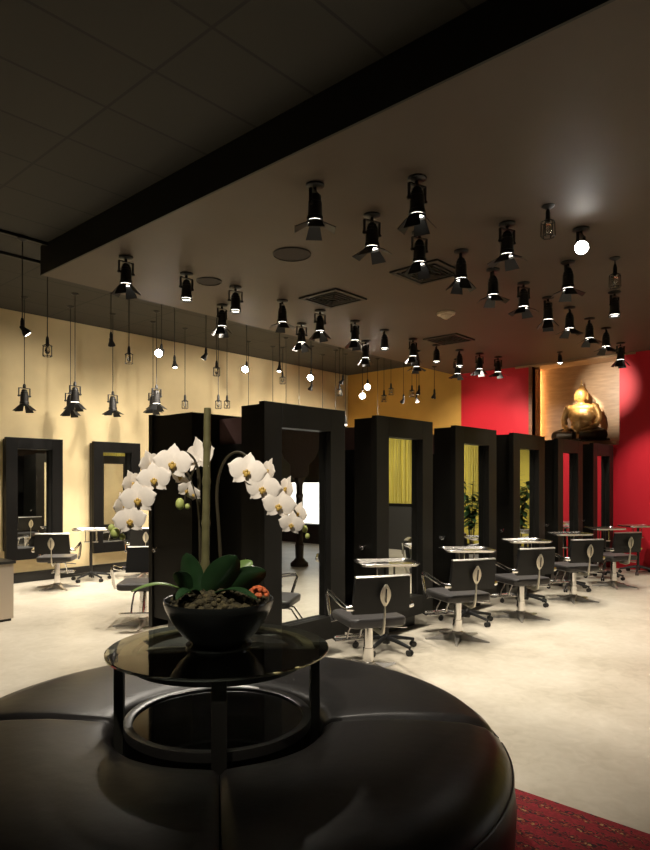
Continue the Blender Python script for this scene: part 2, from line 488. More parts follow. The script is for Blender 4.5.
# ------------------------------------------------------------------ styling chairs (front = local +Y)
def make_chair():
    t = thing('styling_chair', 'x', 'chair')
    # seat: rounded slab
    def rr(w, d, r, n=5):
        pts = []
        for cx, cy, a in ((w / 2 - r, d / 2 - r, 0), (-w / 2 + r, d / 2 - r, 90), (-w / 2 + r, -d / 2 + r, 180), (w / 2 - r, -d / 2 + r, 270)):
            for k in range(n + 1):
                th = R(a + 90 * k / n); pts.append((cx + r * cos(th), cy + r * sin(th)))
        return pts
    m = MB(); lay = []
    for z, sc in ((.415, .93), (.425, .98), (.465, 1.), (.482, .985), (.490, .95), (.487, .6), (.484, .0)):
        lay.append([(x * sc * 1., y * sc, z) for x, y in rr(.50, .50, .06)])
    n = len(lay[0]); vs = [p for l in lay for p in l]
    fs = [[i * n + j, i * n + (j + 1) % n, (i + 1) * n + (j + 1) % n, (i + 1) * n + j] for i in range(len(lay) - 1) for j in range(n)] + [list(range(n))[::-1]]
    m.add(vs, fs, True); m.build('seat', 'greyvinyl', t)
    # curved back
    def back(off, th, w, z0, z1, tp=.94):
        def fn(i, j):
            z = z0 + (z1 - z0) * i; x = (j - .5) * w * (tp + (1 - tp) * (1 - i))
            y = -.265 - .035 * i + .20 * x * x / (.25) * .35 + off
            return (x, y, z)
        return MB().sheet(fn, 8, 10, th)
    bk = back(0, .05, .50, .545, .835).build('backrest', 'vinyl', t, 50)
    pts = []
    for j in range(11):
        x = (j / 10 - .5) * .50 * .94; pts.append((x, -.30 + .28 * x * x, .840))
    MB().tube(pts, .020, 8, flat=(1.4, .6)).build('top_trim', 'brushed', bk)
    # leaf and brace
    lf = MB()
    def leaf(i, j):
        z = .61 + .175 * i; w = .046 * math.sin(pi * min(1, i * .95 + .03)) ** .8
        return ((j - .5) * 2 * w, -.335 - .006 * math.cos((j - .5) * pi) - .02 * i, z)
    lf.sheet(leaf, 12, 6, .008)
    L = lf.build('leaf_plate', 'leafmetal', t)
    MB().tube([(0, -.352 - .004, .64), (0, -.368, .75)], .0045, 6).build('slot', 'plastic', L)
    MB().tube([(0, -.338, .63), (0, -.332, .55), (0, -.318, .46), (0, -.298, .395), (0, -.25, .375), (0, -.12, .385)], [.007, .010, .014, .019, .019, .016], 8, flat=(1.2, .6)).build('back_brace', 'leafmetal', t)
    for s in (-1, 1):
        a = MB()
        a.tube([(s * .245, .10, .43), (s * .285, .11, .42), (s * .295, .13, .47), (s * .300, .165, .58), (s * .302, .185, .638), (s * .302, .17, .660), (s * .302, .10, .656), (s * .302, -.04, .628),
                (s * .300, -.18, .600), (s * .29, -.25, .592), (s * .24, -.27, .590)], .0175, 8, flat=(1.3, .65))
        a.build('armrest', 'chrome', t)
    MB().lathe([(.05, .405), (.05, .385), (.040, .375), (.040, .20), (.046, .198), (.046, .05), (.055, .045), (.055, .03)], 18).build('column', 'chrome', t)
    MB().bx(-.11, .11, -.13, .13, .388, .418, .01).build('seat_plate', 'plastic', t)
    b = MB()
    for k in range(5):
        th = 2 * pi * k / 5 + .35
        d = Vector((cos(th), sin(th), 0)); q = Vector((-sin(th), cos(th), 0))
        vs = []
        for r, hw, zt in ((.0, .05, .075), (.06, .042, .066), (.18, .026, .034), (.33, .010, .014)):
            p = d * r
            vs += [p + q * hw + Vector((0, 0, .002)), p + q * hw * .6 + Vector((0, 0, zt)), p - q * hw * .6 + Vector((0, 0, zt)), p - q * hw + Vector((0, 0, .002))]
        fs = [[i * 4 + j, i * 4 + (j + 1) % 4, (i + 1) * 4 + (j + 1) % 4, (i + 1) * 4 + j] for i in range(3) for j in range(4)] + [[3, 2, 1, 0], [12, 13, 14, 15]]
        b.add(vs, fs, False)
    b.lathe([(.055, .03), (.058, .07), (.05, .085), (.0, .088)], 16)
    b.build('base', 'basemetal', t)
    ft = MB()
    for s in (-1, 1):
        ft.tube([(s * .05, .10, .40), (s * .055, .22, .38), (s * .06, .30, .27), (s * .06, .34, .185), (s * .06, .37, .175)], .010, 8)
    ft.tube([(-.17, .33, .19), (-.17, .39, .20), (-.14, .415, .205), (.14, .415, .205), (.17, .39, .20), (.17, .33, .19)], .011, 8, True)
    ft.bx(-.16, .16, .335, .405, .183, .197, .004)
    ft.build('footrest', 'chrome', t)
    MB().tube([(.03, -.05, .40), (.16, -.10, .385), (.30, -.13, .375)], .008, 6).build('pump_lever', 'chrome', t)
    return t


ch = make_chair()
chairs = [
    (4.32, 3.31, 61, 'black styling chair with chrome arms nearest the ottoman, in front of the tray behind it'),
    (5.81, 3.31, 62, 'black styling chair with leaf shaped back plate, second from the ottoman'),
    (7.23, 3.28, 61, 'black styling chair with leaf shaped back plate, third from the ottoman'),
    (8.77, 3.24, 57, 'black styling chair with leaf shaped back plate, fourth from the ottoman'),
    (10.37, 3.22, 60, 'black styling chair farthest along the row by the red wall, cut by photo edge'),
    (4.52, 9.34, 50, 'black styling chair facing the wall mirror beside the steel cabinet'),
    (6.1, 6.3, 276, 'black styling chair behind the second station, seen only in the left wall mirror'),
    (6.02, 9.34, 62, 'black styling chair at the yellow wall, partly hidden behind the other left chair'),
    (4.02, 6.25, 226, 'black styling chair turned towards viewer, left of the nearest mirror station'),
]
for i, (x, y, az, l) in enumerate(chairs):
    place(ch, i, l, (x, y, 0), R(az - 90), 'styling chairs')


# ------------------------------------------------------------------ tray trolleys
def make_trolley():
    t = thing('tray_trolley', 'x', 'trolley')
    w, d = .58, .44
    def rr(w, d, r, n=5):
        pts = []
        for cx, cy, a in ((w / 2 - r, d / 2 - r, 0), (-w / 2 + r, d / 2 - r, 90), (-w / 2 + r, -d / 2 + r, 180), (w / 2 - r, -d / 2 + r, 270)):
            for k in range(n + 1):
                th = R(a + 90 * k / n); pts.append((cx + r * cos(th), cy + r * sin(th)))
        return pts
    lay = [[(x * s, y * s, z) for x, y in rr(w, d, .07)] for s, z in ((.0, .812), (.86, .812), (.94, .815), (1., .838), (.985, .842), (.925, .824), (.85, .821), (.0, .821))]
    n = len(lay[0]); vs = [p for l in lay for p in l]
    fs = [[i * n + j, i * n + (j + 1) % n, (i + 1) * n + (j + 1) % n, (i + 1) * n + j] for i in range(len(lay) - 1) for j in range(n)]
    MB().add(vs, fs, True).build('tray', 'traymetal', t)
    MB().lathe([(.06, .812), (.06, .80), (.021, .79), (.021, .45), (.024, .45), (.024, .09)], 14).build('post', 'spotgrey', t)
    for s in (-1, 1):
        MB().cyl((s * .085, .02, .812), (s * .085, .02, .63), .009, n=8).build('support_rod', 'chrome', t)
    MB().bx(-.11, .11, -.0, .04, .615, .635, .005).build('rod_bracket', 'chrome', t)
    for k in range(5):
        th = 2 * pi * k / 5 + .25; q = Vector((cos(th), sin(th), 0))
        l = MB().tube([q * .01 + Vector((0, 0, .115)), q * .10 + Vector((0, 0, .11)), q * .30 + Vector((0, 0, .075))], [.030, .026, .018], 8, flat=(.9, .8)).build('leg', 'plastic', t)
        c = MB(); p = q * .295; sd = Vector((-q.y, q.x, 0))
        c.cyl(p + Vector((0, 0, .08)), p + Vector((0, 0, .05)), .010, n=8)
        for s in (-1, 1):
            c.cyl(p + sd * (s * .006) + Vector((0, 0, .028)), p + sd * (s * .024) + Vector((0, 0, .028)), .028, n=14)
        c.build('caster', 'plastic', l)
    MB().lathe([(.035, .06), (.042, .09), (.042, .13), (.026, .15)], 14).build('hub', 'plastic', t)
    return t


tr = make_trolley()
for i, (x, y, az, l) in enumerate([
    (4.98, 3.60, -40, 'silver tray trolley on black casters beside the chair nearest the ottoman'),
    (6.57, 3.62, -46, 'silver tray trolley behind the second chair from the ottoman'),
    (8.08, 3.60, -42, 'silver tray trolley behind the third chair from the ottoman'),
    (9.60, 3.60, -40, 'silver tray trolley behind the fourth chair from the ottoman'),
    (11.08, 3.58, -38, 'silver tray trolley standing before the last mirror station near the red wall'),
    (12.1, 3.35, -38, 'silver tray trolley at the far end, just at the photo edge before the red wall'),
    (5.24, 9.66, -30, 'silver tray trolley between the two chairs along the yellow wall'),
]):
    place(tr, i, l, (x, y, 0), R(az), 'tray trolleys')

# ------------------------------------------------------------------ ottoman (local x = viewer's right)
OC = at(219, 600, 2.95); OC.z = 0
OROT = CAMROT + R(8.3)                   # one seam and one table leg point at the viewer
RO, RI, ZO = 1.29, .47, .505
ot = thing('round_ottoman', 'large round black leather ottoman with a hole holding a glass table', 'ottoman', (OC.x, OC.y, .010), CAMROT)
prof = [(RI + .03, .05), (RI, .10), (RI, ZO - .07), (RI + .015, ZO - .03), (RI + .05, ZO - .006), (RI + .12, ZO), (RI + .3, ZO + .012), (RO - .35, ZO + .010), (RO - .16, ZO - .002),
        (RO - .07, ZO - .024), (RO - .02, ZO - .062), (RO + .005, ZO - .11), (RO + .018, .27), (RO + .008, .10), (RO - .015, .055)]
for q in range(4):
    SA = (0, pi / 2, pi, pi * 1.5 + R(8.5), 2 * pi); a0 = SA[q] + .004; a1 = SA[q + 1] - .004; NA = 48
    vs = []; K = len(prof)
    for i in range(NA + 1):
        s = i / NA; s = .5 - .5 * cos(pi * s); s = .5 * s + .5 * (i / NA)
        a = a0 + (a1 - a0) * s
        e = min(a - a0, a1 - a) * .9            # metres from the seam, roughly
        dip = .020 * math.exp(-(e / .022) ** 2) + .006 * math.exp(-(e / .10) ** 2)
        for (r, z) in prof:
            k = max(0, min(1, (z - .2) / .25))
            rr_ = r - (dip * .3 if r > 1.2 else 0)
            vs.append((rr_ * cos(a), rr_ * sin(a), z - dip * k))
    fs = [[i * K + j, i * K + j + 1, (i + 1) * K + j + 1, (i + 1) * K + j] for i in range(NA) for j in range(K - 1)]
    fs += [[i * K + K - 1, i * K, (i + 1) * K, (i + 1) * K + K - 1] for i in range(NA)]
    fs += [list(range(K)), [NA * K + j for j in range(K)][::-1]]
    m = MB(); m.add(vs, fs, True)
    se = m.build('seat_section', 'leather', ot, 50)
    pts = [((RO + .004) * cos(a0 + .02 + (a1 - a0 - .04) * i / 30), (RO + .004) * sin(a0 + .02 + (a1 - a0 - .04) * i / 30), ZO - .108) for i in range(31)]
    MB().tube(pts, .006, 6).build('piping', 'leather', se)
MB().ring([(RI + .05, 0), (RI + .05, .06), (RO - .06, .06), (RO - .06, 0)], 64).build('plinth', 'blackpaint', ot)

# ------------------------------------------------------------------ glass table in the hole
tb = thing('glass_table', 'round glass topped black table standing in the centre of the ottoman', 'table', (OC.x, OC.y, 0), OROT)
ZTB = .845; RTB = .505
MB().lathe([(0, ZTB - .012), (RTB - .006, ZTB - .012), (RTB, ZTB - .010), (RTB, ZTB - .004), (RTB - .006, ZTB), (0, ZTB)], 72).build('glass_top', 'glass', tb, 20)
MB().ring([(.36, ZTB - .020), (.42, ZTB - .020), (.42, ZTB - .032), (.40, ZTB - .065), (.375, ZTB - .065), (.36, ZTB - .03)], 64).build('apron_ring', 'blackpaint', tb)
MB().ring([(.385, ZTB - .0135), (.435, ZTB - .0135), (.435, ZTB - .0195), (.385, ZTB - .0195)], 72).build('inset_band', 'band', tb)
for k in range(4):
    th = pi / 2 * k
    g = MB(); g.box((.445 * cos(th), .445 * sin(th), (ZTB - .016) / 2), (.042, .062, ZTB - .016), .004, th)
    g.box((.41 * cos(th), .41 * sin(th), ZTB - .04), (.07, .04, .044), .004, th)
    g.build('leg', 'black', tb)
s1 = MB().ring([(.385, .50), (.385, .525), (.395, .530), (.425, .530), (.425, .49), (.39, .49)], 64).build('shelf_ring', 'blackpaint', tb)
MB().lathe([(0, .505), (.386, .505), (.386, .517), (0, .517)], 64).build('shelf_glass', 'shelfglass', tb)

# ------------------------------------------------------------------ orchid
PZ = ZTB + .001
od = thing('potted_orchid', 'white moth orchid in a round black bowl on the glass table', 'plant', (OC.x, OC.y, PZ), CAMROT)
pc = at(219, 600, 2.95)                      # the pot stands a touch to the right of the table's middle
offx = 0.
MB().lathe([(0, 0), (.150, 0), (.152, .010), (.120, .014), (.125, .02), (.17, .06), (.215, .12), (.243, .175), (.252, .205), (.250, .216), (.240, .214), (.228, .19), (.0, .17)], 48, c=(offx, 0, 0)).build('bowl', 'ceramic', od, 60)


def o_at(u, v, dd=0.):                        # a point of the plant from where it shows, dd metres nearer (-) or farther (+)
    D = 2.95 + dd
    return Vector(((u - CX) / FPX * D - (219 - CX) / FPX * 2.95, dd, H - (v - YH) / FPX * D - PZ))


mo = MB(); random.seed(3)
mo.ell((offx, 0, .185), (.225, .225, .06), 24, 10)
for k in range(320):
    r = .22 * math.sqrt(random.random()); a = random.random() * 2 * pi; q = random.uniform(.007, .022)
    mo.ell((offx + r * cos(a), r * sin(a), .185 + .062 * math.sqrt(max(0, 1 - (r / .225) ** 2)) + random.uniform(-.004, .012)), (q, q * random.uniform(.7, 1.2), q * .8), 7, 5)
ms = mo.build('moss', 'moss', od); ms['kind'] = 'stuff'
# leaves: (tip u, tip v, depth of tip, width, arch, material)
def strap(p0, p1, w, arch, m, curl=.25):
    p0, p1 = Vector(p0), Vector(p1); d = p1 - p0; side = d.cross(Vector((0, 0, 1)))
    if side.length < 1e-4: side = Vector((1, 0, 0))
    side.normalize()
    s2 = d.cross(Vector((0, 1, 0)))
    if d.z > .05 and s2.length > 1e-3: side = (side * .35 + s2.normalized() * (1 if s2.dot(side) >= 0 else -1)).normalized()
    # lean the blade so its face is partly turned to the viewer
    side = (side + Vector((0, 0, .0))).normalized(); nrm = side.cross(d).normalized()
    def fn(i, j):
        t = (j - .5) * 2
        ww = w * (math.sin(pi * min(1, .12 + .88 * i)) ** .55) * (1 if i < .98 else .35)
        return p0 + d * i + Vector((0, 0, arch * math.sin(pi * i))) + side * (t * ww) + nrm * (curl * ww * abs(t) ** 1.5)
    return MB().sheet(fn, 14, 6, .004)


LV = [((195, 592, -.02), (186, 553, -.03), .056, .0, 'leaf'), ((208, 592, -.05), (237, 556, -.10), .070, .0, 'leaf'), ((226, 592, -.02), (266, 571, -.07), .058, .01, 'leaf'),
      ((188, 593, -.02), (131, 592, -.16), .026, .035, 'leafpale'), ((232, 582, .05), (252, 561, .08), .040, .01, 'leafpale'), ((188, 590, -.06), (176, 572, -.12), .040, .01, 'leaf'),
      ((215, 594, -.08), (258, 600, -.20), .030, .03, 'leaf'), ((198, 595, -.08), (176, 600, -.20), .034, .03, 'leaf'), ((201, 588, .06), (192, 560, .10), .045, .0, 'leafpale'), ((222, 585, .06), (238, 570, .12), .05, .0, 'leaf')]
for a, b, w, ar, m in LV:
    o = strap(o_at(*a), o_at(*b), w, ar, m).build('leaf', m, od)
# bamboo stake
p0, p1 = o_at(205, 592), o_at(207.5, 408)
bz = MB(); pts = []; rs = []
for i in range(41):
    s = i / 40; pts.append(p0.lerp(p1, s)); rs.append(.0195 - .003 * s + (.004 if i in (6, 15, 24, 32) else 0))
bz.tube(pts, rs, 12).build('bamboo_stake', 'bamboo', od)
# flower stems
def smooth_path(ps, n=8):
    ps = [Vector(p) for p in ps]; out = []
    P = [ps[0] * 2 - ps[1]] + ps + [ps[-1] * 2 - ps[-2]]
    for i in range(1, len(P) - 2):
        for k in range(n):
            t = k / n; a, b, c, d = P[i - 1:i + 3]
            out.append(.5 * ((2 * b) + (c - a) * t + (2 * a - 5 * b + 4 * c - d) * t * t + (3 * b - a - 3 * c + d) * t ** 3))
    out.append(ps[-1]); return out


stL = smooth_path([o_at(201, 590, .03), o_at(200, 540, .03), o_at(199, 490, .03), o_at(196, 463, .02), o_at(184, 452, .0), o_at(166, 459, 0), o_at(147, 481, 0), o_at(131, 507, 0), o_at(119, 534, 0)])
MB().tube(stL, [.0075 - .004 * i / len(stL) for i in range(len(stL))], 7).build('flower_stem', 'stem', od)
stR = smooth_path([o_at(222, 582, .05), o_at(219, 530, .05), o_at(217, 490, .05), o_at(224, 462, .03), o_at(238, 452, .02), o_at(253, 462, 0), o_at(270, 480, 0), o_at(288, 502, 0), o_at(300, 519, 0), o_at(307, 534, 0)])
MB().tube(stR, [.0085 - .0045 * i / len(stR) for i in range(len(stR))], 7).build('flower_stem', 'stem', od)
stM = smooth_path([o_at(199, 520, .0), o_at(197, 500, -.02), o_at(192, 484, -.03), o_at(184, 472, -.03)])
MB().tube(stM, .0045, 6).build('flower_stem', 'stem', od)
stN = smooth_path([o_at(199, 500, .0), o_at(200, 478, -.02), o_at(196, 466, -.03), o_at(187, 490, -.03), o_at(184, 504, -.03)])
MB().tube(stN, .0040, 6).build('flower_stem', 'stem', od)


def flower(c, r, yaw, pitch, roll, name='flower'):
    """petals spread in a plane whose normal looks to the viewer (-y local), then turned by yaw, pitch and roll"""
    Mx = Matrix.Translation(c) @ Matrix.Rotation(yaw, 4, 'Z') @ Matrix.Rotation(pitch, 4, 'X') @ Matrix.Rotation(roll, 4, 'Y')
    m = MB()
    def pet(ang, L, W, fwd, cup, pw):
        d = Vector((cos(ang), 0, sin(ang))); s = Vector((-sin(ang), 0, cos(ang)))
        def fn(i, j):
            t = (j - .5) * 2
            ww = W * (math.sin(pi * min(1, .10 + .90 * i ** pw)) ** .62) if i < 1 else W * .12
            p = d * (L * (i * (1 - .10 * t * t * i))) + s * (t * ww)
            p.y = -fwd * math.sin(pi * .5 * i) - cup * (t * t) * ww * .7 + .10 * i * i * L
            return p * r
        m.sheet(fn, 9, 8, .0022)
    pet(pi / 2, 1.0, .38, -.02, .25, .85)
    pet(R(228), .92, .33, .03, .2, .85); pet(R(312), .92, .33, .03, .2, .85)
    pet(R(10), 1.04, .545, .12, -.14, 1.15); pet(R(170), 1.04, .545, .12, -.14, 1.15)
    for i in range(len(m.v)): m.v[i] = Mx @ m.v[i]
    o = m.build(name, 'petal', od, 60, normals=True)
    l = MB()
    l.ell((0, -.14 * r, -.02 * r), (.09 * r, .12 * r, .09 * r), 10, 7)
    l.ell((0, -.20 * r, -.20 * r), (.10 * r, .07 * r, .15 * r), 10, 7)
    for s in (-1, 1): l.ell((s * .13 * r, -.17 * r, -.11 * r), (.07 * r, .05 * r, .11 * r), 8, 6)
    for i in range(len(l.v)): l.v[i] = Mx @ l.v[i]
    l.build('lip', 'lip', o)


PR = 2.95 / FPX
FL = [(173, 463, 19, 0, -.05, 0.05, -.05), (154, 479, 16.5, .1, .0, -.12, -.06), (138, 499, 17.5, .05, .05, -.1, -.07), (130, 520, 16, .1, .05, -.12, -.07),
      (150, 464, 14, 1.0, .0, -.3, -.01), (132, 483, 13, 1.05, .0, -.3, -.01), (123, 505, 13, 1.1, .1, -.3, -.01), (117, 529, 8, .8, .2, -.2, .0),
      (199, 456, 19, 2.6, .1, .2, .03), (181, 476, 12, -.5, .3, .2, .0), (187, 490, 9.5, .2, .3, .4, -.03), (194, 494, 8.5, -.5, .3, -.2, -.02),
      (247, 471, 18.5, .05, -.1, .18, -.06), (263, 488, 17.5, -.05, .0, .15, -.06), (279, 505, 16.5, .0, .05, .15, -.06), (291.5, 524, 12.5, .0, .15, .15, -.06),
      (269, 470, 12, -1.0, .0, .3, .0), (287, 488, 12.5, -1.0, .0, .35, .0), (299, 513, 11.5, -.8, .1, .3, .0)]
for (u, v, r, yaw, pitch, roll, dd) in FL:
    flower(o_at(u, v, dd), r * PR * 1.04, yaw, pitch, roll)
for (u, v, rx, rz) in ((115, 533, 4.6, 5.5), (122.5, 537, 3, 3.4), (111.5, 528, 3.4, 4), (180, 504, 4.5, 6), (187.5, 506.5, 2.6, 3), (305, 529, 2.8, 3.8), (307.5, 536, 2.4, 3)):
    MB().ell(o_at(u, v, -.03), (rx * PR, rx * PR, rz * PR), 10, 8).build('bud', 'bud', od)
ob = MB(); random.seed(5)
for k in range(46):
    a = random.random() * 2 * pi; b_ = random.uniform(0, 1.3); rr_ = .040
    p = o_at(258, 598, -.10) + Vector((rr_ * sin(b_) * cos(a) * 1.1, rr_ * sin(b_) * sin(a), rr_ * cos(b_) * 1.2))
    ob.ell(p, (.011, .011, .009), 6, 4)
ob.build('orange_bloom', 'rust', od)['label'] = 'rusty orange bloom at the bowl rim'

# ------------------------------------------------------------------ rug, steel cabinet
rg = MB().bx(1.0, 3.165, -1.4, 1.75, 0.0005, .009, .003).build('patterned_rug', 'rug'); tag(rg, 'red patterned oriental rug on the concrete floor beside the ottoman', 'rug')
cb = thing('low_cabinet', 'low champagne metal cabinet with black top at left edge', 'cabinet', (2.5, 7.52, 0))
MB().bx(-.6, .62, 0, .55, .03, .66, .004).build('body', 'cabinet', cb)
MB().bx(-.62, .64, -.02, .57, .66, .69, .004).build('top', 'blackpaint', cb)
MB().bx(-.58, .60, .02, .53, 0, .03).build('plinth', 'blackpaint', cb)
for x in (-.3, .3): MB().bx(x - .006 + .0, x + .006, -.004, .0, .06, .64).build('door_gap', 'blackpaint', cb)
bxx = MB().box((2.72, 7.80, .715), (.36, .26, .05), .006, .2).build('black_case', 'plastic'); tag(bxx, 'flat black case lying on the metal cabinet at left edge', 'case')

# ------------------------------------------------------------------ soffit fixtures: vents, speakers, detector
for (u, v, sz, l) in ((333, 298, .62, 'square black air vent in middle of the brown soffit, below the round speaker'),
                      (428, 272, .62, 'square black air vent in the soffit among the front spotlights'),
                      (449, 339, .62, 'square black air vent in the soffit just past the beige smoke detector')):
    p = on_z(u, v, ZS)
    t = thing('ceiling_vent', l, 'vent', (p.x, p.y, ZS), 0, 'air vents in the soffit')
    h_ = sz / 2
    fr = MB()
    for (a, b, c, d) in ((-h_, h_, -h_, -h_ + .05), (-h_, h_, h_ - .05, h_), (-h_, -h_ + .05, -h_ + .05, h_ - .05), (h_ - .05, h_, -h_ + .05, h_ - .05)):
        fr.bx(a, b, c, d, -.022, 0, .004)
    fr.build('rim', 'vent', t)
    lo = MB()
    for k in (1, 2, 3, 4):
        q = h_ - .05 - k * .05
        for (a, b, c, d) in ((-q, q, -q, -q + .012), (-q, q, q - .012, q), (-q, -q + .012, -q, q), (q - .012, q, -q, q)):
            lo.bx(a, b, c, d, -.016 - .004 * k, -.001)
    lo.build('louvre', 'vent', t)
    MB().bx(-h_ + .05, h_ - .05, -h_ + .05, h_ - .05, -.006, 0).build('backing', 'fascia', t)
for (u, v, r, l) in ((292, 254, .20, 'larger round ceiling speaker in the soffit between front spotlights'), (209, 281, .15, 'smaller round ceiling speaker in the soffit right of second spotlight')):
    p = on_z(u, v, ZS)
    t = thing('ceiling_speaker', l, 'speaker', (p.x, p.y, ZS), 0, 'speakers in the soffit')
    MB().ring([(r - .012, -.014), (r, -.010), (r, 0), (r - .012, 0)], 40).build('rim', 'vent', t)
    MB().lathe([(0, -.010), (r - .012, -.008), (r - .012, 0), (0, 0)], 40).build('grille', 'speaker', t)
p = on_z(446, 313, ZS)
t = thing('smoke_detector', 'beige round smoke detector on the soffit', 'smoke detector', (p.x, p.y, ZS))
MB().lathe([(.0, -.075), (.05, -.072), (.075, -.05), (.085, -.045), (.085, -.03), (.125, -.025), (.13, -.01), (.13, 0)], 28).build('body', 'beige', t)
MB().lathe([(.0, -.088), (.028, -.085), (.032, -.074)], 20).build('sensor_cap', 'beige', t)


# ------------------------------------------------------------------ spotlights
def lamp_head(t, doors=True, spread=40, lit=True, top=0., hot=False, s=1.):
    """a theatre spot hanging down from z = top (local); returns the height of the lens"""
    z = top
    yo = MB()
    for q in (-1, 1): yo.bx(q * .080 - .004, q * .080 + .004, -.014, .014, z - .135, z - .01)
    yo.bx(-.084, .084, -.014, .014, z - .012, z - .004)
    for q in (-1, 1): yo.cyl((q * .058, 0, z - .12), (q * .095, 0, z - .12), .012, n=8)
    yo.build('yoke', 'iron', t)
    b = MB().lathe([(0, z - .022), (.026, z - .024), (.040, z - .040), (.042, z - .060), (.050, z - .064), (.052, z - .085), (.050, z - .088), (.056, z - .095), (.058, z - .20), (.064, z - .205), (.066, z - .235), (.060, z - .238)], 20).build('body', 'spotgrey', t)
    MB().lathe([(0, z - .246), (.050, z - .246), (.057, z - .243), (.057, z - .236), (0, z - .236)], 18).build('lens', 'hot' if hot else ('lens' if lit else 'bulbglass'), t)
    MB().ring([(.058, z - .245), (.068, z - .245), (.068, z - .262), (.060, z - .262)], 20).build('front_ring', 'iron', b)
    if doors:
        for k in range(4):
            a = pi / 2 * k + .5; sp = R(spread + (12 if k % 2 else -6))
            d = Vector((cos(a), sin(a), 0)); sd = Vector((-sin(a), cos(a), 0))
            p = d * .064 + Vector((0, 0, z - .262)); e = p + d * (.11 * sin(sp)) - Vector((0, 0, .11 * cos(sp)))
            nn = (d * cos(sp) + Vector((0, 0, sin(sp)))) * .003
            vs = [p - sd * .045, p + sd * .045, e + sd * .068, e - sd * .068]
            vs = [x + nn for x in vs] + [x - nn for x in vs]
            MB().add(vs, [[0, 1, 2, 3], [7, 6, 5, 4], [0, 4, 5, 1], [1, 5, 6, 2], [2, 6, 7, 3], [3, 7, 4, 0]]).build('barn_door', 'iron', t)


def make_spot(doors, spread, lit=True, hot=False):
    t = thing('ceiling_spotlight', 'x', 'spotlight')
    MB().lathe([(.0, -.0), (.075, 0), (.075, -.012), (.060, -.022), (.014, -.024), (.014, -.055), (0, -.055)][::-1], 20).build('canopy', 'iron', t)
    lamp_head(t, doors, spread, lit, -.048, hot)
    if hot:                                   # this one is tipped up towards the entrance
        Q = Matrix.Translation((0, 0, -.168)) @ Matrix.Rotation(AL - .35, 4, 'Z') @ Matrix.Rotation(1.2, 4, 'Y') @ Matrix.Translation((0, 0, .168))
        for k in kids(t):
            if k.name.split('.')[0] in ('body', 'lens'):
                k.data.transform(Q)
                for g in kids(k): g.data.transform(Q)
    return t


def add_spot(loc, tgt, watt, ang=75, blend=.6, col=(1, .91, .77), r=.04, name='lamp_beam'):
    l = bpy.data.lights.new(name, 'SPOT'); l.energy = watt; l.spot_size = R(ang); l.spot_blend = blend; l.color = col; l.shadow_soft_size = r
    o = bpy.data.objects.new(name, l); COL.objects.link(o); o.location = loc
    d = Vector(tgt) - Vector(loc); o.rotation_euler = d.to_track_quat('-Z', 'Y').to_euler()
    return o


protos = {'open': make_spot(True, 52), 'half': make_spot(True, 28), 'plain': make_spot(False, 0), 'hot': make_spot(False, 0, True, True), 'tiny': make_spot(False, 0)}
for k_ in kids(protos['tiny']):
    if k_.name.startswith('lens'): k_.data.materials[0] = M['hot']
used = {k: 0 for k in protos}
SP = [  # u, v of the mount, kind, where it is
    (126, 257, 'half', 'leftmost on the soffit near its corner'),
    (186.5, 273.5, 'plain', 'second from the left on the soffit'),
    (222, 305, 'half', 'above the stake top, lower of the two there'),
    (235.5, 287, 'plain', 'right of the small round speaker'),
    (282.3, 300.5, 'open', 'left of the middle square vent'),
    (301.5, 323.5, 'half', 'just below left end of the middle square vent'),
    (320, 310.5, 'half', 'touching the near edge of the middle square vent'),
    (355, 321, 'half', 'first to the right of the middle square vent'),
    (365.5, 341, 'half', 'near the soffit edge over the second station'),
    (384.5, 330, 'plain', 'second to the right of the middle square vent'),
    (413, 339, 'half', 'left of the far square vent'),
    (416.5, 351, 'open', 'at the soffit edge left of the far square vent, flaps wide'),
    (436.5, 345, 'plain', 'right under the smoke detector'),
    (459.5, 350, 'plain', 'over the corner where red wall meets ochre wall'),
    (457.5, 359, 'open', 'farthest at the soffit edge before the ochre wall, flaps wide'),
    (479.4, 353.5, 'half', 'left of two in front of the red wall'),
    (498, 357, 'open', 'right of two in front of the red wall'),
    (315, 185, 'open', 'at the top edge above the larger round speaker'),
    (372, 215, 'open', 'large in front, right of the larger round speaker'),
    (419.4, 232.5, 'half', 'large in front, beside the front square vent'),
    (461, 251, 'half', 'right of the front square vent'),
    (417, 178, 'half', 'at the top edge above the front square vent'),
    (507, 223.5, 'open', 'large in front, left of the bright lamp'),
    (493, 269.5, 'open', 'below left of the bright lamp, flaps spread wide'),
    (523.6, 283, 'open', 'third row, straight below the caged lamp by the bright lamp'),
    (548, 297.5, 'half', 'fourth row, left of the glowing niche ceiling'),
    (568, 262, 'open', 'just under the bright lamp with flared flaps'),
    (569.5, 307.5, 'open', 'before the niche, below the flared one'),
    (589.5, 318.5, 'open', 'over the statue head with dangling flaps'),
    (606, 328, 'open', 'over the statue right shoulder with dangling flaps'),
    (620.5, 343, 'half', 'at the right photo edge, last before the niche'),
    (614.5, 292, 'plain', 'at the right photo edge, tall plain body'),
    (581, 229, 'hot', 'glaring white straight at the viewer near the right edge'),
    (560, 352, 'tiny', 'small and lit, tucked under the niche head by the wood side'),
]
random.seed(11)
SPW = 185
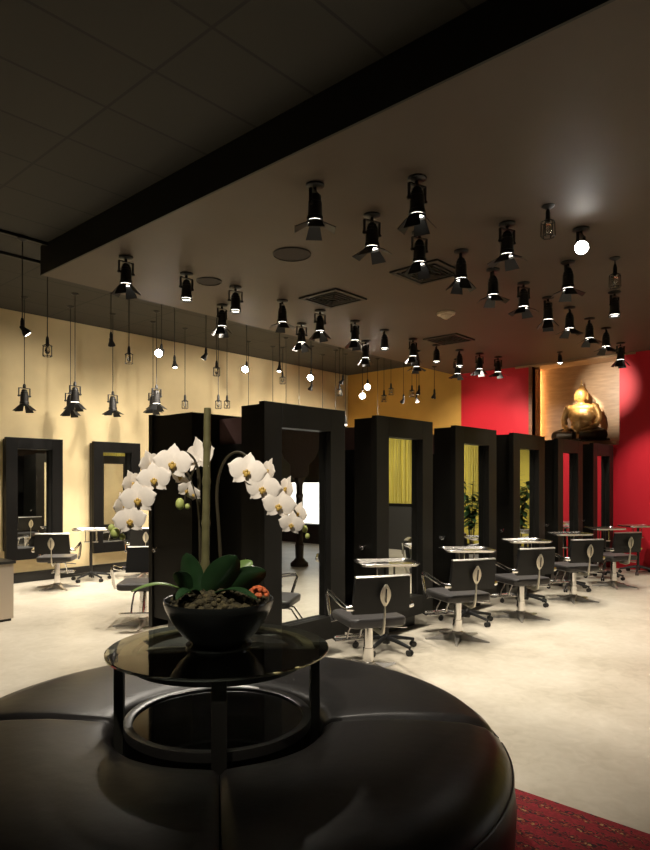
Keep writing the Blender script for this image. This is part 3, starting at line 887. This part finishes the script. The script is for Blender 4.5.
for (u, v, k, l) in SP:
    p = on_z(u, v, ZS)
    o = place(protos[k], used[k], 'black ceiling spotlight ' + l, (p.x, p.y, ZS), random.uniform(-.5, .5), 'spotlights on the soffit'); used[k] += 1
    if k == 'hot':
        o.rotation_euler = (0, 0, 0)
    if u == 560: o.scale = (.7,) * 3
    tgt = (p.x + random.uniform(-.5, .5), p.y + random.uniform(-1.0, .2), 0); pw = SPW * random.uniform(.6, 1.4); an = 72
    if u in (479.4, 498, 459.5): tgt, pw, an = (XW, 6.3, 2.1), 105, 84                                       # turned to the red wall
    elif u == 126: tgt, pw, an = (2.6, 5.6, 0), 340, 95
    elif u == 186.5: tgt, pw, an = (3.2, 6.2, 0), 380, 95
    elif u == 235.5: tgt, pw, an = (2.9, 4.6, 0), 240, 90
    elif u in (222, 301.5, 365.5, 413): tgt, pw, an = (p.x - .3, YW, 2.5), 190, 80                       # turned to the yellow wall
    if u != 560: beam = add_spot((p.x, p.y, ZS - .33), tgt, pw, an)


# ------------------------------------------------------------------ pendants
def pendant_theatre(t, zc, lit=True, spread=40):
    MB().lathe([(0, .06), (.014, .055), (.022, .03), (.022, -.0), (.03, -.01)], 12).build('socket', 'iron', t)
    lamp_head(t, True, spread, lit, 0.)


def pendant_par(t, zc, tilt, yaw, hot):
    MB().lathe([(0, .10), (.012, .095), (.020, .06), (.020, 0), (.0, -.005)], 12).build('socket', 'iron', t)
    Mx = Matrix.Translation((0, 0, -.01)) @ Matrix.Rotation(yaw, 4, 'Z') @ Matrix.Rotation(tilt, 4, 'Y')
    MB().lathe([(0, .03), (.024, .02), (.028, -.02), (.046, -.06), (.050, -.085), (.046, -.09)], 18, Mx).build('shade', 'spotgrey', t)
    MB().lathe([(0, -.098), (.030, -.094), (.045, -.086), (0, -.08)], 16, Mx).build('bulb_face', 'hot' if hot else 'lens', t)


def pendant_cage(t, zc, hot):
    MB().lathe([(0, .10), (.012, .095), (.020, .06), (.022, -.02), (0, -.03)], 12).build('socket', 'iron', t)
    g = MB()
    for k in range(6):
        a = pi / 3 * k
        g.tube([(.02 * cos(a), .02 * sin(a), .0), (.055 * cos(a), .055 * sin(a), -.02), (.058 * cos(a), .058 * sin(a), -.14), (.04 * cos(a), .04 * sin(a), -.155)], .004, 5)
    for z, r in ((-.02, .056), (-.145, .054)): g.tube([(r * cos(2 * pi * j / 20), r * sin(2 * pi * j / 20), z) for j in range(20)], .004, 5, True)
    g.build('cage', 'iron', t)
    MB().ell((0, 0, -.075), (.034, .034, .048), 12, 8).build('bulb', 'hot' if hot else 'bulbglass', t)


# u, lamp v, row Y, kind, lit, label
PD = [
    (22.3, 333, 7.07, 'par', 1, 'short pendant spot hanging from the near ceiling track at far left'),
    (24.4, 398, 9.40, 'door', 0, 'black barn door pendant above the left wall mirror'),
    (47.4, 350, 7.73, 'cage', 0, 'caged pendant lamp hanging below the soffit corner'),
    (70.5, 403, 9.38, 'door', 0, 'barn door pendant half hidden behind the pair between the wall mirrors'),
    (75, 396, 8.70, 'door', 1, 'large barn door pendant between the two wall mirrors'),
    (111, 344, 8.0, 'par', 1, 'short tilted pendant spot left of the leftmost soffit spotlight'),
    (112.8, 404, 9.3, 'door', 0, 'barn door pendant above the second wall mirror'),
    (129, 358, 8.0, 'cage', 0, 'caged pendant lamp under the leftmost soffit spotlight'),
    (153, 402, 9.26, 'door', 0, 'barn door pendant behind the bell one beside the tall black station'),
    (156.5, 398, 8.64, 'door', 1, 'bell flared pendant touching the top of the nearest station'),
    (161.5, 355, 8.0, 'hot', 1, 'glaring pendant bulb left of the stake top'),
    (174.6, 366, 8.2, 'par', 0, 'unlit tilted pendant spot right of the left glaring bulb'),
    (185, 404, 9.24, 'cage', 0, 'caged pendant over the dark station left of the stake'),
    (206, 358, 8.0, 'par', 1, 'tilted lit pendant spot directly above the stake top'),
    (216.6, 371, 8.1, 'cage', 0, 'caged pendant right of the stake top'),
    (218.3, 404, 8.7, 'cage', 0, 'long cord pendant low beside the stake top'),
    (227, 404, 9.2, 'cage', 0, 'long cord caged pendant left of nearest mirror frame'),
    (246.7, 371, 8.0, 'hot', 1, 'glaring pendant bulb above the nearest mirror frame left corner'),
    (248.5, 420, 9.2, 'cage', 0, 'long cord dropping behind the nearest mirror frame under the glaring bulb'),
    (272.8, 425, 9.18, 'cage', 0, 'thin long cord left of the twin tilted pendants'),
    (279.5, 370, 8.0, 'par', 0, 'upper of the twin tilted pendants over nearest mirror frame'),
    (282.5, 380, 9.1, 'cage', 0, 'lower of the twin tilted pendants over nearest mirror frame'),
    (286, 425, 8.46, 'cage', 0, 'thin long cord right of the twin tilted pendants'),
    (299, 425, 9.0, 'cage', 0, 'thin long cord midway between the twin pendants and the paired bulbs'),
    (311, 379, 8.0, 'hot', 1, 'upper glaring bulb of the vertical pair over nearest mirror frame'),
    (311.6, 389, 8.6, 'par', 1, 'lower bulb of the vertical pair over nearest mirror frame'),
    (322.5, 425, 9.0, 'cage', 0, 'thin long cord right of the vertical pair of bulbs'),
    (335.5, 425, 8.5, 'cage', 0, 'thin long cord left of the wall corner'),
    (339.5, 392, 8.3, 'cage', 0, 'caged pendant at left of the wall corner'),
    (343, 383, 8.0, 'par', 1, 'lit pendant spot at the wall corner'),
    (345.5, 424, 8.6, 'par', 0, 'dark pendant hanging low between nearest and second station'),
    (362.5, 397, 7.8, 'hot', 1, 'bright pendant right of the wall corner, lower of two'),
    (367.5, 388, 7.6, 'hot', 1, 'bright pendant right of the wall corner, upper of two'),
    (377.7, 425, 8.4, 'cage', 0, 'thin long cord over the second station right of the bright pair'),
    (384, 398, 7.7, 'cage', 0, 'dark caged pendant right of the bright pair'),
    (391, 391, 7.6, 'cage', 0, 'dark caged pendant left of a tiny bright one on ochre wall'),
    (403.5, 402, 7.6, 'par', 1, 'tiny bright pendant over right corner of second station'),
    (412, 393, 7.45, 'cage', 0, 'upper dark pendant under the wide flap spotlight'),
    (416.6, 401, 7.5, 'par', 0, 'lower dark pendant under the wide flap spotlight'),
    (419, 393, 7.35, 'par', 1, 'lit pendant disc under the wide flap spotlight'),
    (434.4, 397, 7.0, 'par', 1, 'lit pendant on thin cord below the smoke detector'),
    (548, 228, None, 'cage', 0, 'caged clear lamp near the top left of the bright lamp'),
    (615, 280, None, 'cage', 0, 'caged clear lamp at the right photo edge'),
]
for (u, v, Y, kind, lit, l) in PD:
    if Y is None:
        p = on_z(u, v - 22, ZS); D = p.xy.length and (p - Vector((0, 0, H))).dot(FW)
        p = at(u, v, D); ztop = ZS
    else:
        p = on_y(u, v, Y)
        ztop = ZC if not (p.x > SX - .02 and p.y < SY + .02) else ZS
        if abs(Y - 7.07) < .01 or (abs(Y - 7.73) < .01 and p.x < 4.2): ztop = ZC - .035
    z = p.z + (.07 if kind != 'door' else .15)
    t = thing('pendant_lamp', l, 'pendant lamp', (p.x, p.y, z), 0, 'pendant lamps along the yellow wall' if Y else 'caged lamps on the soffit')
    hz = ztop - z
    if kind == 'door': pendant_theatre(t, 0, bool(lit), random.uniform(28, 48))
    elif kind == 'par': pendant_par(t, 0, random.uniform(.35, .7), random.uniform(2.2, 5.2), False) if lit else pendant_par(t, 0, random.uniform(.2, .5), random.uniform(-1.0, 1.6), False)
    elif kind == 'hot':
        pendant_par(t, 0, 1.15, AL - .12, True)
        for k in kids(t):
            if k.name.split('.')[0] in ('shade', 'bulb_face'): k.scale = (1.45,) * 3
    else: pendant_cage(t, 0, False)
    if hz > .12:
        MB().cyl((0, 0, .05), (0, 0, hz - .01), .0055, n=6).build('cord', 'iron', t)
    MB().lathe([(0, hz - .03), (.02, hz - .028), (.055, hz - .008), (.055, hz)], 16).build('ceiling_cup', 'iron', t)
    if kind == 'door' and lit:
        add_spot((p.x, p.y, z - .28), (p.x, p.y + .1, 0), 200, 84)
    elif kind in ('par', 'hot') and lit:
        add_spot((p.x + .02, p.y - .02, z - .13), (p.x + random.uniform(-.6, .6), YW - .4 if p.y > 7.2 and random.random() < .75 else p.y, random.uniform(0.8, 2.4)), 115, 100)
    elif kind == 'door':
        add_spot((p.x, p.y, z - .28), (p.x, p.y + .05, 0), 150, 84)


# ------------------------------------------------------------------ statue in the niche (faces -X)
bd = thing('buddha_statue', 'seated golden statue on a dark base in the lit wall niche', 'statue', (XW + .195, 4.56, NZ0 + .006), -pi / 2)
# local: faces -Y ; after rz=-90deg local -Y looks to world -X
m = MB()
m.ell((0, .02, .30), (.185, .13, .16), 20, 12); m.ell((0, .01, .47), (.222, .122, .17), 20, 12); m.ell((0, .02, .60), (.245, .11, .085), 20, 12)
m.cyl((0, .01, .62), (0, .0, .74), .062, .055, 14)
m.ell((0, -.015, .825), (.106, .112, .128), 18, 12)
m.ell((0, .015, .945), (.056, .06, .045), 14, 9); m.lathe([(.028, .96), (.020, 1.0), (.015, 1.04), (.010, 1.095), (.0, 1.10)], 12, c=(0, .015, 0))
m.ell((0, -.128, .815), (.018, .022, .034), 8, 6); m.ell((0, -.112, .768), (.036, .014, .011), 8, 6)
for s in (-1, 1):
    m.ell((s * .040, -.112, .842), (.024, .012, .009), 8, 6)
    m.ell((s * .110, .005, .80), (.018, .03, .078), 8, 8)
    sh = [(s * .225, .02, .615), (s * .285, .02, .50), (s * .305, .0, .40), (s * .27, -.05, .32)]
    el = [(s * .305, .0, .38), (s * .28, -.07, .30), (s * .17, -.17, .225)]
    m.tube(sh, [.068, .06, .055, .052], 12); m.ell((s * .23, .02, .615), (.075, .072, .065), 12, 8)
    if s > 0: m.tube(el + [(s * .06, -.20, .205)], [.052, .046, .036, .03], 12)
    else: m.tube(el + [(s * .235, -.245, .19), (s * .24, -.275, .11)], [.052, .046, .036, .03, .02], 12)
    m.tube([(s * .10, .03, .14), (s * .30, -.06, .135), (s * .385, -.15, .12), (s * .30, -.24, .115), (s * .05, -.27, .115)], [.12, .115, .095, .085, .06], 14)
bo = m.build('body', 'gold', bd)
rm = bo.modifiers.new('remesh', 'REMESH'); rm.mode = 'VOXEL'; rm.voxel_size = .011; rm.use_smooth_shade = True
sm = bo.modifiers.new('smooth', 'SMOOTH'); sm.iterations = 3; sm.factor = .5
bs = MB()
bs.lathe([(0, -0), (.47, 0), (.475, .02), (.45, .035), (.44, .05), (.465, .062), (.45, .078), (.0, .08)], 40, Matrix.Diagonal((1, .62, .8, 1)))
for k in range(22):
    a = 2 * pi * k / 22
    bs.ell((.45 * cos(a), .28 * sin(a), .038), (.035, .035, .026), 8, 6)
bs.build('lotus_base', 'bronze', bd)
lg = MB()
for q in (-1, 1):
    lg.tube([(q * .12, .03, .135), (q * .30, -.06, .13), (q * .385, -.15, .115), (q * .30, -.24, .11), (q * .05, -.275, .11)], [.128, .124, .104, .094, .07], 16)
lg.build('leg_shade_shell', 'bronze', bo)  # dark shell over the golden legs stands in for shade there
bd.scale = (1.10, .90, 1.12)
# its two spotlights
pL = on_z(560, 352, ZS)
add_spot((pL.x, pL.y, ZS - .26), (XW + .12, 4.56, NZ0 + .82), 760, 26, 1., (1, .82, .55), .02)
add_spot((XW - 1.9, 4.2, ZS - .35), (XW + .5, 4.05, NZ0 + .95), 330, 40, .9, (1, .9, .75), .03)

# ------------------------------------------------------------------ what the mirrors look at: string curtain, plants, carved arch, lit display
cu = MB(); random.seed(21)
for k in range(64):
    y = -2.0 + k * .058 + random.uniform(-.012, .012); x = XW - .10 + random.uniform(-.02, .02)
    cu.tube([(x, y, 3.9), (x + random.uniform(-.01, .01), y + random.uniform(-.03, .03), 2.4), (x, y + random.uniform(-.03, .03), 1.10)], .012, 5)
cu.bx(XW - .13, XW - .06, -2.08, 1.72, 3.88, 3.93)
tag(cu.build('string_curtain', 'curtain'), 'lime green string curtain on far wall seen in second station mirror', 'curtain', kind='stuff')
dp = thing('dark_panelling', 'low dark panelled ledge under the string curtain seen in the mirror', 'panelling', (XW, -.55, 0))
MB().bx(-.06, 0, -1.6, .70, 0, 1.05, .004).build('panel', 'darkwall', dp); MB().bx(-.09, 0, -1.6, .70, 1.05, 1.09, .004).build('ledge', 'black', dp)


def plant_at(x, y, h, label, n=90, seed=0, spread=.42, group='leafy plants in the salon'):
    random.seed(seed)
    t = thing('potted_plant', label, 'plant', (x, y, 0), 0, group)
    MB().lathe([(0, 0), (.13, 0), (.17, .30), (.175, .32), (.16, .32), (.15, .28), (0, .28)], 24).build('pot', 'ceramic', t)
    st_ = MB(); fo = MB()
    for b in range(5):
        a = 2 * pi * b / 5 + random.random(); tip = Vector((spread * .55 * cos(a), spread * .55 * sin(a), h * random.uniform(.75, 1.)))
        st_.tube([(0.03 * cos(a), .03 * sin(a), .27), (tip.x * .35, tip.y * .35, h * .5), tip], [.014, .010, .005], 6)
        for k in range(n // 5):
            s = random.uniform(.3, 1.05); c = Vector((tip.x * s ** 1.5, tip.y * s ** 1.5, .27 + (tip.z - .27) * s))
            az = random.random() * 2 * pi; L = random.uniform(.14, .26); el = random.uniform(-.5, .6)
            d = Vector((cos(az) * cos(el), sin(az) * cos(el), sin(el))); sd = d.cross(Vector((0, 0, 1))).normalized(); w_ = L * .2
            def fn(i, j, c=c, d=d, sd=sd, L=L, w_=w_): return c + d * (L * i) + sd * ((j - .5) * 2 * w_ * math.sin(pi * min(1, .06 + .93 * i)) ** .8) + Vector((0, 0, -.25 * L * i * i))
            fo.sheet(fn, 4, 2, .002)
    st_.build('stem', 'bark', t); fo.build('foliage', 'plant', t)
    return t


plant_at(4.88, 4.47, 1.15, 'leafy green plant in the gap between nearest and second station', 90, 2, .13)
plant_at(11.75, 2.45, 1.95, 'tall leafy plant before the lime wall, seen in fourth station mirror', 230, 4, .5)
plant_at(11.9, 1.35, 1.8, 'tall leafy plant before the lime wall, seen in third station mirror', 170, 5, .45)
# carved arch screen, seen in the nearest mirror
ar = thing('carved_arch_screen', 'dark carved wooden arch column reflected in the nearest station mirror', 'screen', (8.82, -.59, 0), R(42))
c = MB(); c.lathe([(.17, 0), (.17, .06), (.12, .10), (.075, .16), (.085, .4), (.07, .42), (.065, 1.3), (.08, 1.34), (.06, 1.38), (.065, 1.55), (.10, 1.62), (.12, 1.68)], 16)
c.build('column', 'carved', ar)
for s in (-1, 1):
    poly = [(0, 1.66), (0, 2.75), (s * .95, 2.75), (s * .95, 2.42)]
    for k in range(9):
        a = pi / 2 * (1 - k / 8); R_ = .84 - (.05 if k % 2 else 0)
        poly.append((s * (.95 - R_ * cos(a) * 1.0) if k < 8 else s * .08, 1.60 + R_ * sin(a)))
    if s < 0: poly = poly[::-1]
    Mx = Matrix.Rotation(pi / 2, 4, 'X')
    MB().prism(poly, -.05, .05, Mx).build('arch', 'carved', ar)
    MB().bx(s * 1.02 - .07, s * 1.02 + .07, -.07, .07, 0, 2.75, .01).build('side_post', 'carved', ar)
ds = thing('lit_display_case', 'white glowing display case against the dark wall, seen in nearest mirror', 'display case', (XW, -3.6, 0))
MB().bx(-.35, 0, -1.3, 1.1, 0, .45, .005).build('base', 'black', ds); MB().bx(-.05, 0, -1.25, 1.05, .5, 1.58).build('light_box', 'display', ds)
fr_ = MB(); fr_.bx(-.35, 0, -1.3, 1.1, .45, .5, .004); fr_.bx(-.35, 0, -1.3, 1.1, 1.58, 1.63, .004)
fr_.build('shelf', 'black', ds)

for i, (x, y, tx, ty, l) in enumerate(((10.3, 1.9, 12.5, 1.6, 'added black spotlight lighting the lime wall beside the tall plant'),
                                       (10.3, .3, 12.5, .2, 'added black spotlight lighting the middle of the lime wall'),
                                       (10.3, -1.2, 12.5, -1.1, 'added black spotlight lighting the string curtain end of the lime wall'),
                                       (8.2, -1.6, 9.6, -5.5, 'added black spotlight lighting the red panel on the right wall'))):
    o = copy_tree(protos['half']); o['label'] = l; o.location = (x, y, ZS); o['group'] = 'added spotlights outside the view'
    add_spot((x, y, ZS - .33), (tx, ty, 1.6), 300, 85)  # added out of view to brighten the lime wall and red panel
struct(MB().bx(9.6, 11.6, YR, YR + .02, 0, ZS).build('trim_red_panel', 'red'))
plant_at(6.42, 4.47, 1.35, 'leafy green plant in the gap between second and third station', 90, 9, .13)
# unseen spotlights added above the viewer to light the ottoman and orchid
for i, (x, y, tgt, w_, l) in enumerate((((.2), 1.3, (OC.x, OC.y, 1.5), 460, 'added unseen spotlight above the viewer aimed at the orchid'),
                                        ((2.2), .2, (2.6, 2.0, .5), 60, 'added unseen spotlight over the rug aimed at the ottoman'))):
    o = copy_tree(protos['plain']); o['label'] = l; o.location = (x, y, ZC); o['group'] = 'added unseen spotlights'
    add_spot((x, y, ZC - .34), tgt, w_, 40, .6)

# ------------------------------------------------------------------ camera, world, view
cam = bpy.data.cameras.new('camera'); co = bpy.data.objects.new('camera', cam); COL.objects.link(co)
co.location = (0, 0, H); co.rotation_euler = (pi / 2, 0, CAMROT)
cam.sensor_fit = 'HORIZONTAL'; cam.sensor_width = 36; cam.lens = FPX / 650 * 36
cam.shift_x = (325 - CX) / 650; cam.shift_y = (YH - 425) / 650
cam.clip_start = .05
SC.camera = co
w = bpy.data.worlds.new('world'); SC.world = w; w.use_nodes = True
w.node_tree.nodes['Background'].inputs[0].default_value = (.01, .009, .008, 1)
vs = SC.view_settings
vs.view_transform = 'Standard'; vs.look = 'None'; vs.exposure = 0.0; vs.gamma = 1; vs.use_curve_mapping = False
SC.cycles.use_denoising = True
SC.cycles.max_bounces = 10; SC.cycles.diffuse_bounces = 5; SC.cycles.glossy_bounces = 6; SC.cycles.transmission_bounces = 6
SC.cycles.sample_clamp_indirect = 6
